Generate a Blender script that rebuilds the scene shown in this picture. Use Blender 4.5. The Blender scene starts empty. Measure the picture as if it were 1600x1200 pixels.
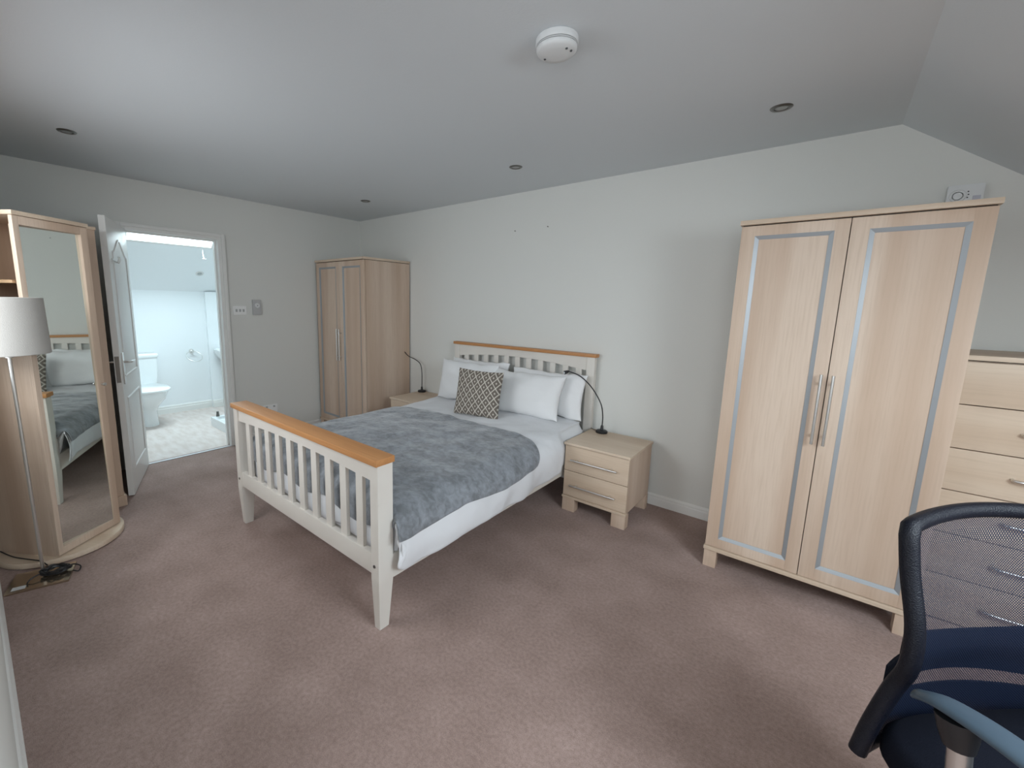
import bpy, bmesh, math, random
from mathutils import Vector, Matrix, noise
random.seed(7)
S = bpy.context.scene
COL = S.collection

# ------------------------------------------------------------------ camera
F_PX, CX, CY = 670.546, 723.964, 581.644
R_ = Vector((0.7574678, 0.6525989, 0.01889988))
U_ = Vector((-0.11790111, 0.10825961, 0.98710647))
W_ = Vector((-0.64213851, 0.74992968, -0.15894531))
cam = bpy.data.cameras.new('camera'); cam.sensor_width = 36; cam.lens = F_PX / 1600 * 36
cam.shift_x = (800 - CX) / 1600; cam.shift_y = -(600 - CY) / 1600; cam.clip_start = 0.02
co = bpy.data.objects.new('camera', cam); COL.objects.link(co)
m = Matrix((( R_.x, U_.x, -W_.x, 0), (R_.y, U_.y, -W_.y, 0), (R_.z, U_.z, -W_.z, 1.4), (0, 0, 0, 1)))
co.matrix_world = m; S.camera = co

# ------------------------------------------------------------------ world and daylight
S.view_settings.view_transform = 'Standard'; S.view_settings.look = 'None'
S.view_settings.gamma = 1; S.view_settings.use_curve_mapping = False
S.view_settings.exposure = 0.06
w = bpy.data.worlds.new('overcast_sky'); S.world = w; w.use_nodes = True
bg = w.node_tree.nodes['Background']; bg.inputs[0].default_value = (0.86, 0.93, 1.0, 1); bg.inputs[1].default_value = 3.0

def area(name, loc, direction, sx, sy, power, color):
    l = bpy.data.lights.new(name, 'AREA'); l.shape = 'RECTANGLE'; l.size = sx; l.size_y = sy
    l.energy = power; l.color = color
    o = bpy.data.objects.new(name, l); COL.objects.link(o); o.location = loc
    o.rotation_euler = Vector(direction).to_track_quat('-Z', 'Y').to_euler()
    return o
SL = 0.7325                                    # fall of the bedroom roof slope per metre
# daylight entering through the roof window in the bedroom slope (right of the frame)
area('skylight_daylight', (1.17, 0.95, 2.302 - SL * (1.17 - .136) + .12), (-.59, 0, -.81), 1.05, .85, 40, (.80, .92, 1))
# daylight through the window behind the camera
area('window_daylight', (0.35, -1.36, 1.45), (-.25, 1, -.12), 1.3, 1.1, 18, (.92, .97, 1))
# daylight through the window in the front wall, left of the camera
area('front_window_daylight', (-2.15, -.60, 1.90), (-.15, .85, -.50), 1.9, 1.0, 30, (.95, .98, 1))
# daylight through the bathroom roof window
area('bathroom_daylight', (-5.2, 1.53, 2.25), (-.25, 0, -1), .75, .4, 36, (.70, .91, 1))

# ------------------------------------------------------------------ materials
def mat(name, col, rough=.6, metal=0, spec=.5, bump=None, var=None, coat=0):
    """col rgb; var=(scale, second colour, detail, stretch xyz); bump=(scale, strength)"""
    M = bpy.data.materials.new(name); M.use_nodes = True
    nt = M.node_tree; b = nt.nodes['Principled BSDF']
    b.inputs['Base Color'].default_value = (*col, 1); b.inputs['Roughness'].default_value = rough
    b.inputs['Metallic'].default_value = metal; b.inputs['Specular IOR Level'].default_value = spec
    b.inputs['Coat Weight'].default_value = coat
    tc = nt.nodes.new('ShaderNodeTexCoord')
    if var:
        mp = nt.nodes.new('ShaderNodeMapping'); mp.inputs['Scale'].default_value = var[3]
        n = nt.nodes.new('ShaderNodeTexNoise'); n.inputs['Scale'].default_value = var[0]; n.inputs['Detail'].default_value = var[2]
        r = nt.nodes.new('ShaderNodeValToRGB')
        r.color_ramp.elements[0].position = .35; r.color_ramp.elements[1].position = .65
        r.color_ramp.elements[0].color = (*col, 1); r.color_ramp.elements[1].color = (*var[1], 1)
        nt.links.new(tc.outputs['Object'], mp.inputs[0]); nt.links.new(mp.outputs[0], n.inputs['Vector'])
        nt.links.new(n.outputs['Fac'], r.inputs[0]); nt.links.new(r.outputs[0], b.inputs['Base Color'])
    if bump:
        n2 = nt.nodes.new('ShaderNodeTexNoise'); n2.inputs['Scale'].default_value = bump[0]; n2.inputs['Detail'].default_value = 3
        bp = nt.nodes.new('ShaderNodeBump'); bp.inputs['Strength'].default_value = bump[1]; bp.inputs['Distance'].default_value = .01
        nt.links.new(tc.outputs['Object'], n2.inputs['Vector']); nt.links.new(n2.outputs['Fac'], bp.inputs['Height'])
        nt.links.new(bp.outputs[0], b.inputs['Normal'])
    return M

def wood(name, c1, c2, c3, axis='z', rough=.45):
    """pale laminated maple: broad staves and fine grain running along one axis"""
    M = bpy.data.materials.new(name); M.use_nodes = True; nt = M.node_tree; b = nt.nodes['Principled BSDF']
    b.inputs['Roughness'].default_value = rough; b.inputs['Specular IOR Level'].default_value = .35
    tc = nt.nodes.new('ShaderNodeTexCoord')
    def ns(scale, lo, hi, detail=3):
        sc = [hi, hi, hi]; sc['xyz'.index(axis)] = lo
        mp = nt.nodes.new('ShaderNodeMapping'); mp.inputs['Scale'].default_value = sc
        n = nt.nodes.new('ShaderNodeTexNoise'); n.inputs['Scale'].default_value = scale; n.inputs['Detail'].default_value = detail
        nt.links.new(tc.outputs['Object'], mp.inputs[0]); nt.links.new(mp.outputs[0], n.inputs['Vector']); return n
    a = ns(1.0, .35, 7.0, 1); g = ns(1.0, 5, 110, 4)
    r = nt.nodes.new('ShaderNodeValToRGB'); r.color_ramp.elements[0].position = .38; r.color_ramp.elements[1].position = .62
    r.color_ramp.elements[0].color = (*c1, 1); r.color_ramp.elements[1].color = (*c2, 1)
    mx = nt.nodes.new('ShaderNodeMix'); mx.data_type = 'RGBA'
    mr = nt.nodes.new('ShaderNodeMapRange'); mr.inputs[1].default_value = .45; mr.inputs[2].default_value = .75; mr.inputs[4].default_value = .38
    nt.links.new(a.outputs['Fac'], r.inputs[0]); nt.links.new(g.outputs['Fac'], mr.inputs[0])
    nt.links.new(mr.outputs[0], mx.inputs[0]); nt.links.new(r.outputs[0], mx.inputs[6]); mx.inputs[7].default_value = (*c3, 1)
    nt.links.new(mx.outputs[2], b.inputs['Base Color'])
    return M

M_WALL = mat('matt_wall_paint', (.72, .72, .685), .9, spec=.2, bump=(160, .06))
M_CEIL = mat('matt_ceiling_paint', (.70, .735, .755), .92, spec=.2, bump=(120, .05))
M_BWALL = mat('bathroom_paint', (.86, .88, .89), .8, spec=.3)
M_TRIM = mat('white_gloss_paint', (.80, .79, .76), .35)
M_CREAM = mat('cream_paint', (.74, .70, .64), .45, var=(3, (.70, .655, .60), 3, (1, 1, 1)))
M_PINE = wood('orange_pine', (.50, .235, .09), (.60, .30, .125), (.36, .15, .05), 'x', .4)
M_MAPLE = wood('pale_maple', (.56, .41, .305), (.68, .54, .43), (.49, .355, .255), 'z')
M_MAPLEX = wood('pale_maple_sideways', (.605, .465, .345), (.685, .555, .43), (.50, .375, .265), 'x')
M_INNER = mat('shaded_maple', (.50, .33, .19), .6)  # browner maple: shade inside the open shelves put into the colour
M_SILVER = mat('silver_trim', (.38, .40, .42), .48, metal=.45)
M_CHROME = mat('brushed_steel', (.72, .71, .69), .32, metal=1)
M_DARKMET = mat('dark_steel', (.16, .15, .14), .35, metal=.8)
M_BLACK = mat('black_plastic', (.012, .012, .014), .4)
M_WHITEP = mat('white_plastic', (.72, .73, .73), .4)
M_GAP = mat('dark_gap', (.03, .022, .016), .9)
M_SHEET = mat('white_cotton', (.78, .79, .81), .85, spec=.15, bump=(11, .40))
M_PILLOW = mat('pillow_cotton', (.80, .80, .80), .85, spec=.15, bump=(13, .40))
M_CERAMIC = mat('white_ceramic', (.86, .88, .88), .12)
M_SHADE = mat('linen_shade', (.48, .465, .44), .9, spec=.1, bump=(300, .15))
M_DETAIL = mat('grey_slot', (.08, .085, .09), .7)
M_BFLOOR = mat('pale_vinyl_floor', (.60, .50, .45), .5, var=(6, (.70, .62, .58), 5, (1, 3, 1)))
M_MIRROR = mat('mirror_glass', (.80, .84, .80), .02, metal=1)

def carpet():
    M = mat('brown_carpet', (.2, .14, .13), .95, spec=.1)
    nt = M.node_tree; b = nt.nodes['Principled BSDF']; tc = nt.nodes['Texture Coordinate']
    b.inputs['Sheen Weight'].default_value = .12; b.inputs['Sheen Roughness'].default_value = .6
    def n(scale, det):
        x = nt.nodes.new('ShaderNodeTexNoise'); x.inputs['Scale'].default_value = scale; x.inputs['Detail'].default_value = det
        nt.links.new(tc.outputs['Object'], x.inputs['Vector']); return x
    big, mid, fine = n(3.2, 8), n(70, 4), n(330, 2)
    r1 = nt.nodes.new('ShaderNodeValToRGB'); r1.color_ramp.elements[0].position = .3; r1.color_ramp.elements[1].position = .7
    r1.color_ramp.elements[0].color = (.290, .202, .172, 1); r1.color_ramp.elements[1].color = (.415, .300, .264, 1)
    mx = nt.nodes.new('ShaderNodeMix'); mx.data_type = 'RGBA'; mx.blend_type = 'MULTIPLY'; mx.inputs[0].default_value = 1
    r2 = nt.nodes.new('ShaderNodeValToRGB'); r2.color_ramp.elements[0].position = .35; r2.color_ramp.elements[1].position = .65
    r2.color_ramp.elements[0].color = (.74, .72, .71, 1); r2.color_ramp.elements[1].color = (1.14, 1.14, 1.14, 1)
    nt.links.new(big.outputs['Fac'], r1.inputs[0])
    ad = nt.nodes.new('ShaderNodeMath'); ad.operation = 'ADD'; hf = nt.nodes.new('ShaderNodeMath'); hf.operation = 'MULTIPLY'; hf.inputs[1].default_value = .5
    nt.links.new(mid.outputs['Fac'], ad.inputs[0]); nt.links.new(fine.outputs['Fac'], ad.inputs[1]); nt.links.new(ad.outputs[0], hf.inputs[0])
    nt.links.new(hf.outputs[0], r2.inputs[0]); nt.links.new(r1.outputs[0], mx.inputs[6]); nt.links.new(r2.outputs[0], mx.inputs[7])
    nt.links.new(mx.outputs[2], b.inputs['Base Color'])
    bp = nt.nodes.new('ShaderNodeBump'); bp.inputs['Strength'].default_value = .7; bp.inputs['Distance'].default_value = .006
    nt.links.new(hf.outputs[0], bp.inputs['Height']); nt.links.new(bp.outputs[0], b.inputs['Normal'])
    return M
M_CARPET = carpet()

def plush():
    M = mat('grey_plush', (.2, .23, .26), .8, spec=.15)
    nt = M.node_tree; b = nt.nodes['Principled BSDF']; tc = nt.nodes['Texture Coordinate']
    b.inputs['Sheen Weight'].default_value = .45; b.inputs['Sheen Roughness'].default_value = .4
    mp = nt.nodes.new('ShaderNodeMapping'); mp.inputs['Scale'].default_value = (1, 1.25, 1); mp.inputs['Rotation'].default_value = (.3, 0, .6)
    n = nt.nodes.new('ShaderNodeTexNoise'); n.inputs['Scale'].default_value = 9; n.inputs['Detail'].default_value = 9
    n.inputs['Roughness'].default_value = .62; n.inputs['Distortion'].default_value = .25
    r = nt.nodes.new('ShaderNodeValToRGB'); r.color_ramp.elements[0].position = .40; r.color_ramp.elements[1].position = .61
    r.color_ramp.elements[0].color = (.175, .185, .197, 1); r.color_ramp.elements[1].color = (.30, .32, .35, 1)
    nt.links.new(tc.outputs['Object'], mp.inputs[0]); nt.links.new(mp.outputs[0], n.inputs['Vector'])
    n2 = nt.nodes.new('ShaderNodeTexNoise'); n2.inputs['Scale'].default_value = 34; n2.inputs['Detail'].default_value = 6; n2.inputs['Distortion'].default_value = .6
    nt.links.new(tc.outputs['Object'], n2.inputs['Vector'])
    mx = nt.nodes.new('ShaderNodeMix'); mx.inputs[0].default_value = .42
    nt.links.new(n.outputs['Fac'], mx.inputs[2]); nt.links.new(n2.outputs['Fac'], mx.inputs[3])
    nt.links.new(mx.outputs[0], r.inputs[0]); nt.links.new(r.outputs[0], b.inputs['Base Color'])
    bp = nt.nodes.new('ShaderNodeBump'); bp.inputs['Strength'].default_value = .45; bp.inputs['Distance'].default_value = .015
    nt.links.new(mx.outputs[0], bp.inputs['Height']); nt.links.new(bp.outputs[0], b.inputs['Normal'])
    return M
M_PLUSH = plush()

def lattice():
    """taupe weave: cream diamond lattice with a small diamond in each cell, from UVs"""
    M = mat('taupe_lattice_fabric', (.19, .165, .14), .9, spec=.1); nt = M.node_tree; b = nt.nodes['Principled BSDF']
    uv = nt.nodes.new('ShaderNodeUVMap'); sp = nt.nodes.new('ShaderNodeSeparateXYZ'); nt.links.new(uv.outputs[0], sp.inputs[0])
    def ma(op, a, b_=None, c=None):
        x = nt.nodes.new('ShaderNodeMath'); x.operation = op
        for i, v in enumerate((a, b_, c)):
            if v is None: continue
            if isinstance(v, (int, float)): x.inputs[i].default_value = v
            else: nt.links.new(v, x.inputs[i])
        return x.outputs[0]
    u = ma('MULTIPLY', sp.outputs[0], 6.5); v = ma('MULTIPLY', sp.outputs[1], 4.6)
    p = ma('FRACT', ma('ADD', u, v)); q = ma('FRACT', ma('ADD', ma('SUBTRACT', u, v), 20))
    dp = ma('ABSOLUTE', ma('SUBTRACT', p, .5)); dq = ma('ABSOLUTE', ma('SUBTRACT', q, .5))
    e = ma('MAXIMUM', dp, dq)
    line = ma('GREATER_THAN', e, .44)
    ring = ma('MULTIPLY', ma('GREATER_THAN', e, .235), ma('LESS_THAN', e, .325)); core = ma('LESS_THAN', e, .10)
    mx = nt.nodes.new('ShaderNodeMix'); mx.data_type = 'RGBA'; mx.inputs[6].default_value = (.20, .172, .145, 1); mx.inputs[7].default_value = (.62, .58, .51, 1)
    nt.links.new(ma('MAXIMUM', line, core), mx.inputs[0])
    m2 = nt.nodes.new('ShaderNodeMix'); m2.data_type = 'RGBA'; m2.inputs[7].default_value = (.135, .115, .10, 1)
    nt.links.new(ring, m2.inputs[0]); nt.links.new(mx.outputs[2], m2.inputs[6]); nt.links.new(m2.outputs[2], b.inputs['Base Color'])
    return M
M_LATTICE = lattice()

def netting():
    M = bpy.data.materials.new('navy_mesh_fabric'); M.use_nodes = True; nt = M.node_tree; b = nt.nodes['Principled BSDF']
    b.inputs['Base Color'].default_value = (.008, .014, .034, 1); b.inputs['Roughness'].default_value = .55; b.inputs['Specular IOR Level'].default_value = .25
    uv = nt.nodes.new('ShaderNodeUVMap'); mp = nt.nodes.new('ShaderNodeMapping'); mp.inputs['Rotation'].default_value = (0, 0, .785)
    mp.inputs['Scale'].default_value = (240, 240, 240)
    sp = nt.nodes.new('ShaderNodeSeparateXYZ'); nt.links.new(uv.outputs[0], mp.inputs[0]); nt.links.new(mp.outputs[0], sp.inputs[0])
    def ma(op, a, v=None):
        x = nt.nodes.new('ShaderNodeMath'); x.operation = op; nt.links.new(a, x.inputs[0])
        if v is not None:
            if isinstance(v, float): x.inputs[1].default_value = v
            else: nt.links.new(v, x.inputs[1])
        return x.outputs[0]
    fu = ma('LESS_THAN', ma('ABSOLUTE', ma('SUBTRACT', ma('FRACT', ma('ADD', sp.outputs[0], 900.0)), .5)), .30)
    fv = ma('LESS_THAN', ma('ABSOLUTE', ma('SUBTRACT', ma('FRACT', ma('ADD', sp.outputs[1], 900.0)), .5)), .30)
    hole = ma('MULTIPLY', fu, fv)
    tr = nt.nodes.new('ShaderNodeBsdfTransparent'); mx = nt.nodes.new('ShaderNodeMixShader')
    nt.links.new(hole, mx.inputs[0]); nt.links.new(b.outputs[0], mx.inputs[1]); nt.links.new(tr.outputs[0], mx.inputs[2])
    nt.links.new(mx.outputs[0], nt.nodes['Material Output'].inputs[0])
    return M
M_NET = netting()
M_NAVY = mat('navy_black_fabric', (.003, .004, .009), .8, spec=.15, bump=(500, .3))
M_NAVYGLOSS = mat('navy_edge_binding', (.003, .004, .009), .42, spec=.3, bump=(400, .3))
M_ARM = mat('sky_tinted_arm_plastic', (.05, .075, .10), .42)  # sky reflection on the arms mixed into the base colour, lighter and bluer

# ------------------------------------------------------------------ mesh helpers
class MB:
    def __init__(s): s.bm = bmesh.new()
    def box(s, x0, x1, y0, y1, z0, z1, bev=.0, rot=None, about=None):
        r = bmesh.ops.create_cube(s.bm, size=1); vs = r['verts']
        for v in vs: v.co = Vector(((x0 + x1) / 2 + v.co.x * (x1 - x0), (y0 + y1) / 2 + v.co.y * (y1 - y0), (z0 + z1) / 2 + v.co.z * (z1 - z0)))
        if bev > 0:
            es = {e for v in vs for e in v.link_edges}
            q = bmesh.ops.bevel(s.bm, geom=list(es), offset=bev, segments=2, affect='EDGES', profile=.7)
            vs = q['verts']
        if rot is not None: bmesh.ops.rotate(s.bm, verts=list({v for v in vs}), cent=about or (0, 0, 0), matrix=rot)
        return s
    def ring(s, pts_list, closed=True, cap=True):
        """loft through rings of equal length"""
        R = [[s.bm.verts.new(p) for p in pts] for pts in pts_list]
        n = len(R[0])
        for a, b in zip(R, R[1:]):
            for i in range(n if closed else n - 1):
                s.bm.faces.new((a[i], a[(i + 1) % n], b[(i + 1) % n], b[i]))
        if cap and closed:
            s.bm.faces.new(R[0][::-1]); s.bm.faces.new(R[-1])
        return s
    def prism(s, poly, z0, z1, axis='z'):
        def P(a, b, c): return {'z': (a, b, c), 'y': (a, c, b), 'x': (c, a, b)}[axis]
        return s.ring([[P(a, b, z0) for a, b in poly], [P(a, b, z1) for a, b in poly]])
    def tube(s, pts, r, n=10):
        pts = [Vector(p) for p in pts]; rs = r if isinstance(r, (list, tuple)) else [r] * len(pts)
        rings = []; up = None
        for i, p in enumerate(pts):
            d = (pts[min(i + 1, len(pts) - 1)] - pts[max(i - 1, 0)]).normalized()
            if up is None:
                up = Vector((0, 0, 1)) if abs(d.z) < .9 else Vector((1, 0, 0))
            a = d.cross(up).normalized(); b = a.cross(d).normalized(); up = b
            rings.append([p + (a * math.cos(t) + b * math.sin(t)) * rs[i] for t in [k * 2 * math.pi / n for k in range(n)]])
        return s.ring(rings)
    def lathe(s, prof, c=(0, 0, 0), n=32, sx=1, sy=1, axis='z'):
        rings = []
        for r, z in prof:
            r = max(r, .0004); L = []
            for k in range(n):
                a = k * 2 * math.pi / n; x, y = r * math.cos(a) * sx, r * math.sin(a) * sy
                L.append(Vector(c) + Vector({'z': (x, y, z), 'y': (x, z, y), 'x': (z, x, y)}[axis]))
            rings.append(L)
        return s.ring(rings)
    def build(s, name, m, parent=None, smooth=True, angle=40, sub=0, solid=0, local=True):
        bmesh.ops.recalc_face_normals(s.bm, faces=s.bm.faces[:])
        me = bpy.data.meshes.new(name); s.bm.to_mesh(me); s.bm.free(); me.materials.append(m)
        o = bpy.data.objects.new(name, me); COL.objects.link(o)
        if smooth:
            for p in me.polygons: p.use_smooth = True
            md = o.modifiers.new('es', 'EDGE_SPLIT'); md.split_angle = math.radians(angle)
        if solid: md = o.modifiers.new('so', 'SOLIDIFY'); md.thickness = solid; md.offset = -1
        if sub: md = o.modifiers.new('sub', 'SUBSURF'); md.levels = sub; md.render_levels = sub
        if parent: o.parent = parent
        return o

def crom(pts, k=6):
    P = [Vector(p) for p in pts]; P = [P[0] * 2 - P[1]] + P + [P[-1] * 2 - P[-2]]; out = []
    for i in range(1, len(P) - 2):
        for j in range(k):
            t = j / k; a, b, c, d = P[i - 1:i + 3]
            out.append(.5 * ((2 * b) + (c - a) * t + (2 * a - 5 * b + 4 * c - d) * t * t + (-a + 3 * b - 3 * c + d) * t ** 3))
    out.append(P[-2]); return out

def thing(name, label, cat, loc=(0, 0, 0), rz=0, group=None):
    o = bpy.data.objects.new(name, None); COL.objects.link(o); o.location = loc; o.rotation_euler = (0, 0, rz)
    o.empty_display_size = .1
    o['label'] = label; o['category'] = cat
    if group: o['group'] = group
    return o
def tag(o, label, cat, group=None):
    o['label'] = label; o['category'] = cat
    if group: o['group'] = group
    return o
def struct(o, label=None):
    o['kind'] = 'structure'
    if label: o['label'] = label
    return o
def dup(root, loc, label, rz=None):
    r = root.copy(); COL.objects.link(r); r.location = loc; r['label'] = label
    if rz is not None: r.rotation_euler = (0, 0, rz)
    def rec(a, b):
        for ch in list(a.children):
            c = ch.copy(); COL.objects.link(c); c.parent = b; rec(ch, c)
    rec(root, r); return r

# ------------------------------------------------------------------ room shell
XW, YW, HC = -4.266, 3.102, 2.302
YF = -.03
RXR, RYB = 2.15, -1.45                 # right knee wall, back of the recess behind the camera
DY0, DY1, DZ = .90, 1.565, 1.915       # bathroom doorway clear opening

struct(MB().box(XW - .05, RXR + .1, RYB - .1, YW + .1, -.1, 0).build('floor', M_CARPET, smooth=False), 'brown carpet floor')
struct(MB().box(XW - .1, RXR + .1, YW, YW + .1, -.1, 2.5).build('wall_back', M_WALL, smooth=False), 'plain off-white wall behind the bed')
b = MB(); b.box(XW - .1, XW, YF - .1, DY0 - .03, 0, 2.4); b.box(XW - .1, XW, DY1 + .03, YW, 0, 2.4); b.box(XW - .1, XW, DY0 - .03, DY1 + .03, DZ + .03, 2.4)
struct(b.build('wall_left', M_WALL, smooth=False), 'off-white wall with the bathroom doorway')
b = MB(); b.box(XW - .1, -2.98, YF - .1, YF, 0, 2.4); b.box(-1.6, -.55, YF - .1, YF, 0, 2.4); b.box(-2.98, -1.6, YF - .1, YF, 0, .95); b.box(-2.98, -1.6, YF - .1, YF, 2.05, 2.4); b.box(-.65, -.55, RYB, YF - .1, 0, 2.4)
struct(b.build('wall_front', M_WALL, smooth=False))
b = MB(); b.box(-.65, RXR, RYB - .1, RYB, 0, .9); b.box(-.65, RXR, RYB - .1, RYB, 2.0, 2.5)
b.box(-.65, -.30, RYB - .1, RYB, .9, 2.0); b.box(1.0, RXR, RYB - .1, RYB, .9, 2.0)
struct(b.build('wall_rear', M_WALL, smooth=False))
struct(MB().box(RXR, RXR + .1, RYB, YW, 0, 1.0).build('wall_right', M_WALL, smooth=False))
struct(MB().box(XW - .1, .136, RYB - .1, YW + .1, HC, HC + .1).build('ceiling', M_CEIL, smooth=False), 'flat white ceiling')
# sloping roof side, with the roof window opening
def slab(mb, x0, x1, y0, y1, t=.12):
    z = lambda x: HC - SL * (x - .136)
    mb.ring([[(x0, y0, z(x0)), (x1, y0, z(x1)), (x1, y0, z(x1) + t), (x0, y0, z(x0) + t)],
             [(x0, y1, z(x0)), (x1, y1, z(x1)), (x1, y1, z(x1) + t), (x0, y1, z(x0) + t)]])
b = MB(); X0, X1, Y0, Y1 = .72, 1.62, .40, 1.50
slab(b, .136, X0, RYB - .1, YW + .1); slab(b, X1, RXR + .1, RYB - .1, YW + .1)
slab(b, X0, X1, RYB - .1, Y0); slab(b, X0, X1, Y1, YW + .1)
struct(b.build('ceiling', M_CEIL, smooth=False), 'sloping ceiling down to the right')
b = MB()
for (a0, a1, c0, c1) in ((X0, X0 + .05, Y0, Y1), (X1 - .05, X1, Y0, Y1), (X0 + .05, X1 - .05, Y0, Y0 + .05), (X0 + .05, X1 - .05, Y1 - .05, Y1)): slab(b, a0, a1, c0, c1, .10)
struct(b.build('window_2', M_TRIM, smooth=False))
b = MB()
for x0_, x1_, z0_, z1_ in ((-2.98, -1.6, .95, 1.0), (-2.98, -1.6, 2.0, 2.05), (-2.98, -2.93, 1.0, 2.0), (-1.65, -1.6, 1.0, 2.0)): b.box(x0_, x1_, YF - .095, YF - .03, z0_, z1_)
struct(b.build('window_4', M_TRIM, smooth=False))
b = MB()
for bx_ in ((-.30, 1.0, .9, .96), (-.30, 1.0, 1.94, 2.0), (-.30, -.24, .96, 1.94), (.94, 1.0, .96, 1.94), (.32, .38, .96, 1.94)): b.box(bx_[0], bx_[1], RYB - .08, RYB - .02, bx_[2], bx_[3])
struct(b.build('window_3', M_TRIM, smooth=False))

# skirting boards: stepped moulding
def skirt(name, p0, p1, inward, h=.082, lab=None):
    p0, p1, n = Vector(p0), Vector(p1), Vector(inward)
    prof = [(0, 0), (.015, 0), (.015, h * .62), (.011, h * .68), (.011, h * .84), (.006, h * .94), (0, h)]
    o = MB().ring([[p + n * a + Vector((0, 0, z)) for a, z in prof] for p in (p0, p1)]).build(name, M_TRIM, smooth=False)
    return struct(o, lab)
skirt('baseboard_back', (XW, YW, 0), (RXR, YW, 0), (0, -1, 0))
skirt('baseboard_left', (XW, DY1 + .065, 0), (XW, YW - .016, 0), (1, 0, 0))
skirt('baseboard_front', (-2.90, YF, 0), (-.55, YF, 0), (0, 1, 0), .12)

# doorway casing (architrave) and lining
b = MB()
for (y0, y1, z0, z1) in ((DY1, DY1 + .06, 0, DZ + .055), (DY0 - .06, DY0, 0, DZ + .055), (DY0, DY1, DZ, DZ + .055)):
    b.box(XW, XW + .012, y0, y1, z0, z1, .004)
b.box(XW + .012, XW + .026, DY1 + .028, DY1 + .056, 0, DZ + .05, .003); b.box(XW + .012, XW + .026, DY0 - .056, DY0 - .028, 0, DZ + .05, .003)
b.box(XW + .012, XW + .026, DY0 - .028, DY1 + .028, DZ + .026, DZ + .05, .003)
struct(b.build('trim_1', M_TRIM), 'white moulded architrave around the bathroom doorway')
b = MB(); b.box(XW - .1, XW, DY1 - .0, DY1 + .03, 0, DZ, .001); b.box(XW - .1, XW, DY0 - .03, DY0, 0, DZ, .001); b.box(XW - .1, XW, DY0 - .03, DY1 + .03, DZ, DZ + .03, .001)
b.box(XW - .075, XW - .04, DY1 - .012, DY1, 0, DZ); b.box(XW - .075, XW - .04, DY0, DY1 - .012, DZ - .012, DZ)
struct(b.build('trim_2', M_TRIM, smooth=False))
struct(MB().box(XW - .012, XW - .03 + .045, DY0, DY1, 0, .007, .002).build('trim_3', mat('threshold_aluminium', (.8, .82, .84), .3, metal=.4)), 'pale metal threshold strip')

# ---- the bathroom beyond
BX = -6.045
struct(MB().box(BX - .1, XW - .05, .1, 2.75, -.1, 0).build('floor', M_BFLOOR, smooth=False), 'pale bathroom floor')
struct(MB().box(BX - .1, BX, .1, 2.75, 0, 1.5).build('wall_far', M_BWALL, smooth=False))
b = MB(); b.box(BX, XW - .1, .1, .2, 0, 2.5); struct(b.build('wall_bathroom_left', M_BWALL, smooth=False))
b = MB(); b.box(BX, XW - .1, 2.65, 2.75, 0, 2.5); struct(b.build('wall_bathroom_right', M_BWALL, smooth=False))
b = MB(); b.box(BX, BX + .045, 2.02, 2.65, 0, 1.48, .004); struct(b.build('wall_boxing', M_BWALL, smooth=False))
bz = lambda x: 1.48 + .73 * (x - BX)
XT = BX + (HC - 1.48) / .73
SX0, SX1, SY0, SY1 = -5.41, -5.02, 1.12, 1.93
def bslab(mb, x0, x1, y0, y1, t=.1):
    mb.ring([[(x0, y0, bz(x0)), (x1, y0, bz(x1)), (x1, y0, bz(x1) + t), (x0, y0, bz(x0) + t)],
             [(x0, y1, bz(x0)), (x1, y1, bz(x1)), (x1, y1, bz(x1) + t), (x0, y1, bz(x0) + t)]])
b = MB(); bslab(b, BX - .1, SX0, .1, 2.75); bslab(b, SX1, XT, .1, 2.75); bslab(b, SX0, SX1, .1, SY0); bslab(b, SX0, SX1, SY1, 2.75)
b.box(XT, XW - .1, .1, 2.75, HC, HC + .1)
struct(b.build('ceiling', M_BWALL, smooth=False), 'sloping white bathroom ceiling')
b = MB()
for q in ((SX0, SX0 + .02, SY0, SY1), (SX1 - .02, SX1, SY0, SY1), (SX0 + .02, SX1 - .02, SY0, SY0 + .02), (SX0 + .02, SX1 - .02, SY1 - .02, SY1)): bslab(b, *q, .09)
w1 = struct(b.build('window_1', M_TRIM, smooth=False), 'bathroom roof window in the sloping ceiling')
b = MB(); hx, hy = -5.43, 1.835
b.tube(crom([(hx, hy, bz(hx)), (hx + .01, hy, bz(hx) - .05), (hx + .03, hy, bz(hx) - .10)]), .006); b.tube([(hx + .03, hy - .02, bz(hx) - .10), (hx + .03, hy + .02, bz(hx) - .10)], .007)
b.build('window_catch', M_CHROME, w1)
skirt('baseboard_far', (BX, .2, 0), (BX, 2.02, 0), (1, 0, 0), .10)
skirt('baseboard_boxing', (BX + .045, 2.02, 0), (BX + .045, 2.65, 0), (1, 0, 0), .10)

# ------------------------------------------------------------------ bathroom door leaf
hinge = Vector((XW + .022, DY0 + .002, 0)); free = Vector((-3.637, .672, 0))
DL = (free - hinge).length; ang = math.atan2((free - hinge).y, (free - hinge).x)
door = bpy.data.objects.new('door_1', None); COL.objects.link(door); door.location = (hinge.x, hinge.y, 0); door.rotation_euler = (0, 0, ang)
door['kind'] = 'structure'; door['label'] = 'open white panelled bathroom door'
T = .036
def arch_poly(x0, x1, z0, z1, rise, n=14, shoulder=.2):
    pts = [(x0, z0), (x1, z0), (x1, z1 - rise)]
    for i in range(1, n):
        t = i / n; x = x1 + (x0 - x1) * t
        s_ = max(0, min(1, (min(t, 1 - t)) / .5)); s_ = s_ * s_ * (3 - 2 * s_)
        pts.append((x, z1 - rise + rise * s_))
    pts.append((x0, z1 - rise)); return pts
MB().box(0, DL, -T, 0, .006, 1.915, .002).build('door_leaf', M_TRIM, door)
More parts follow.
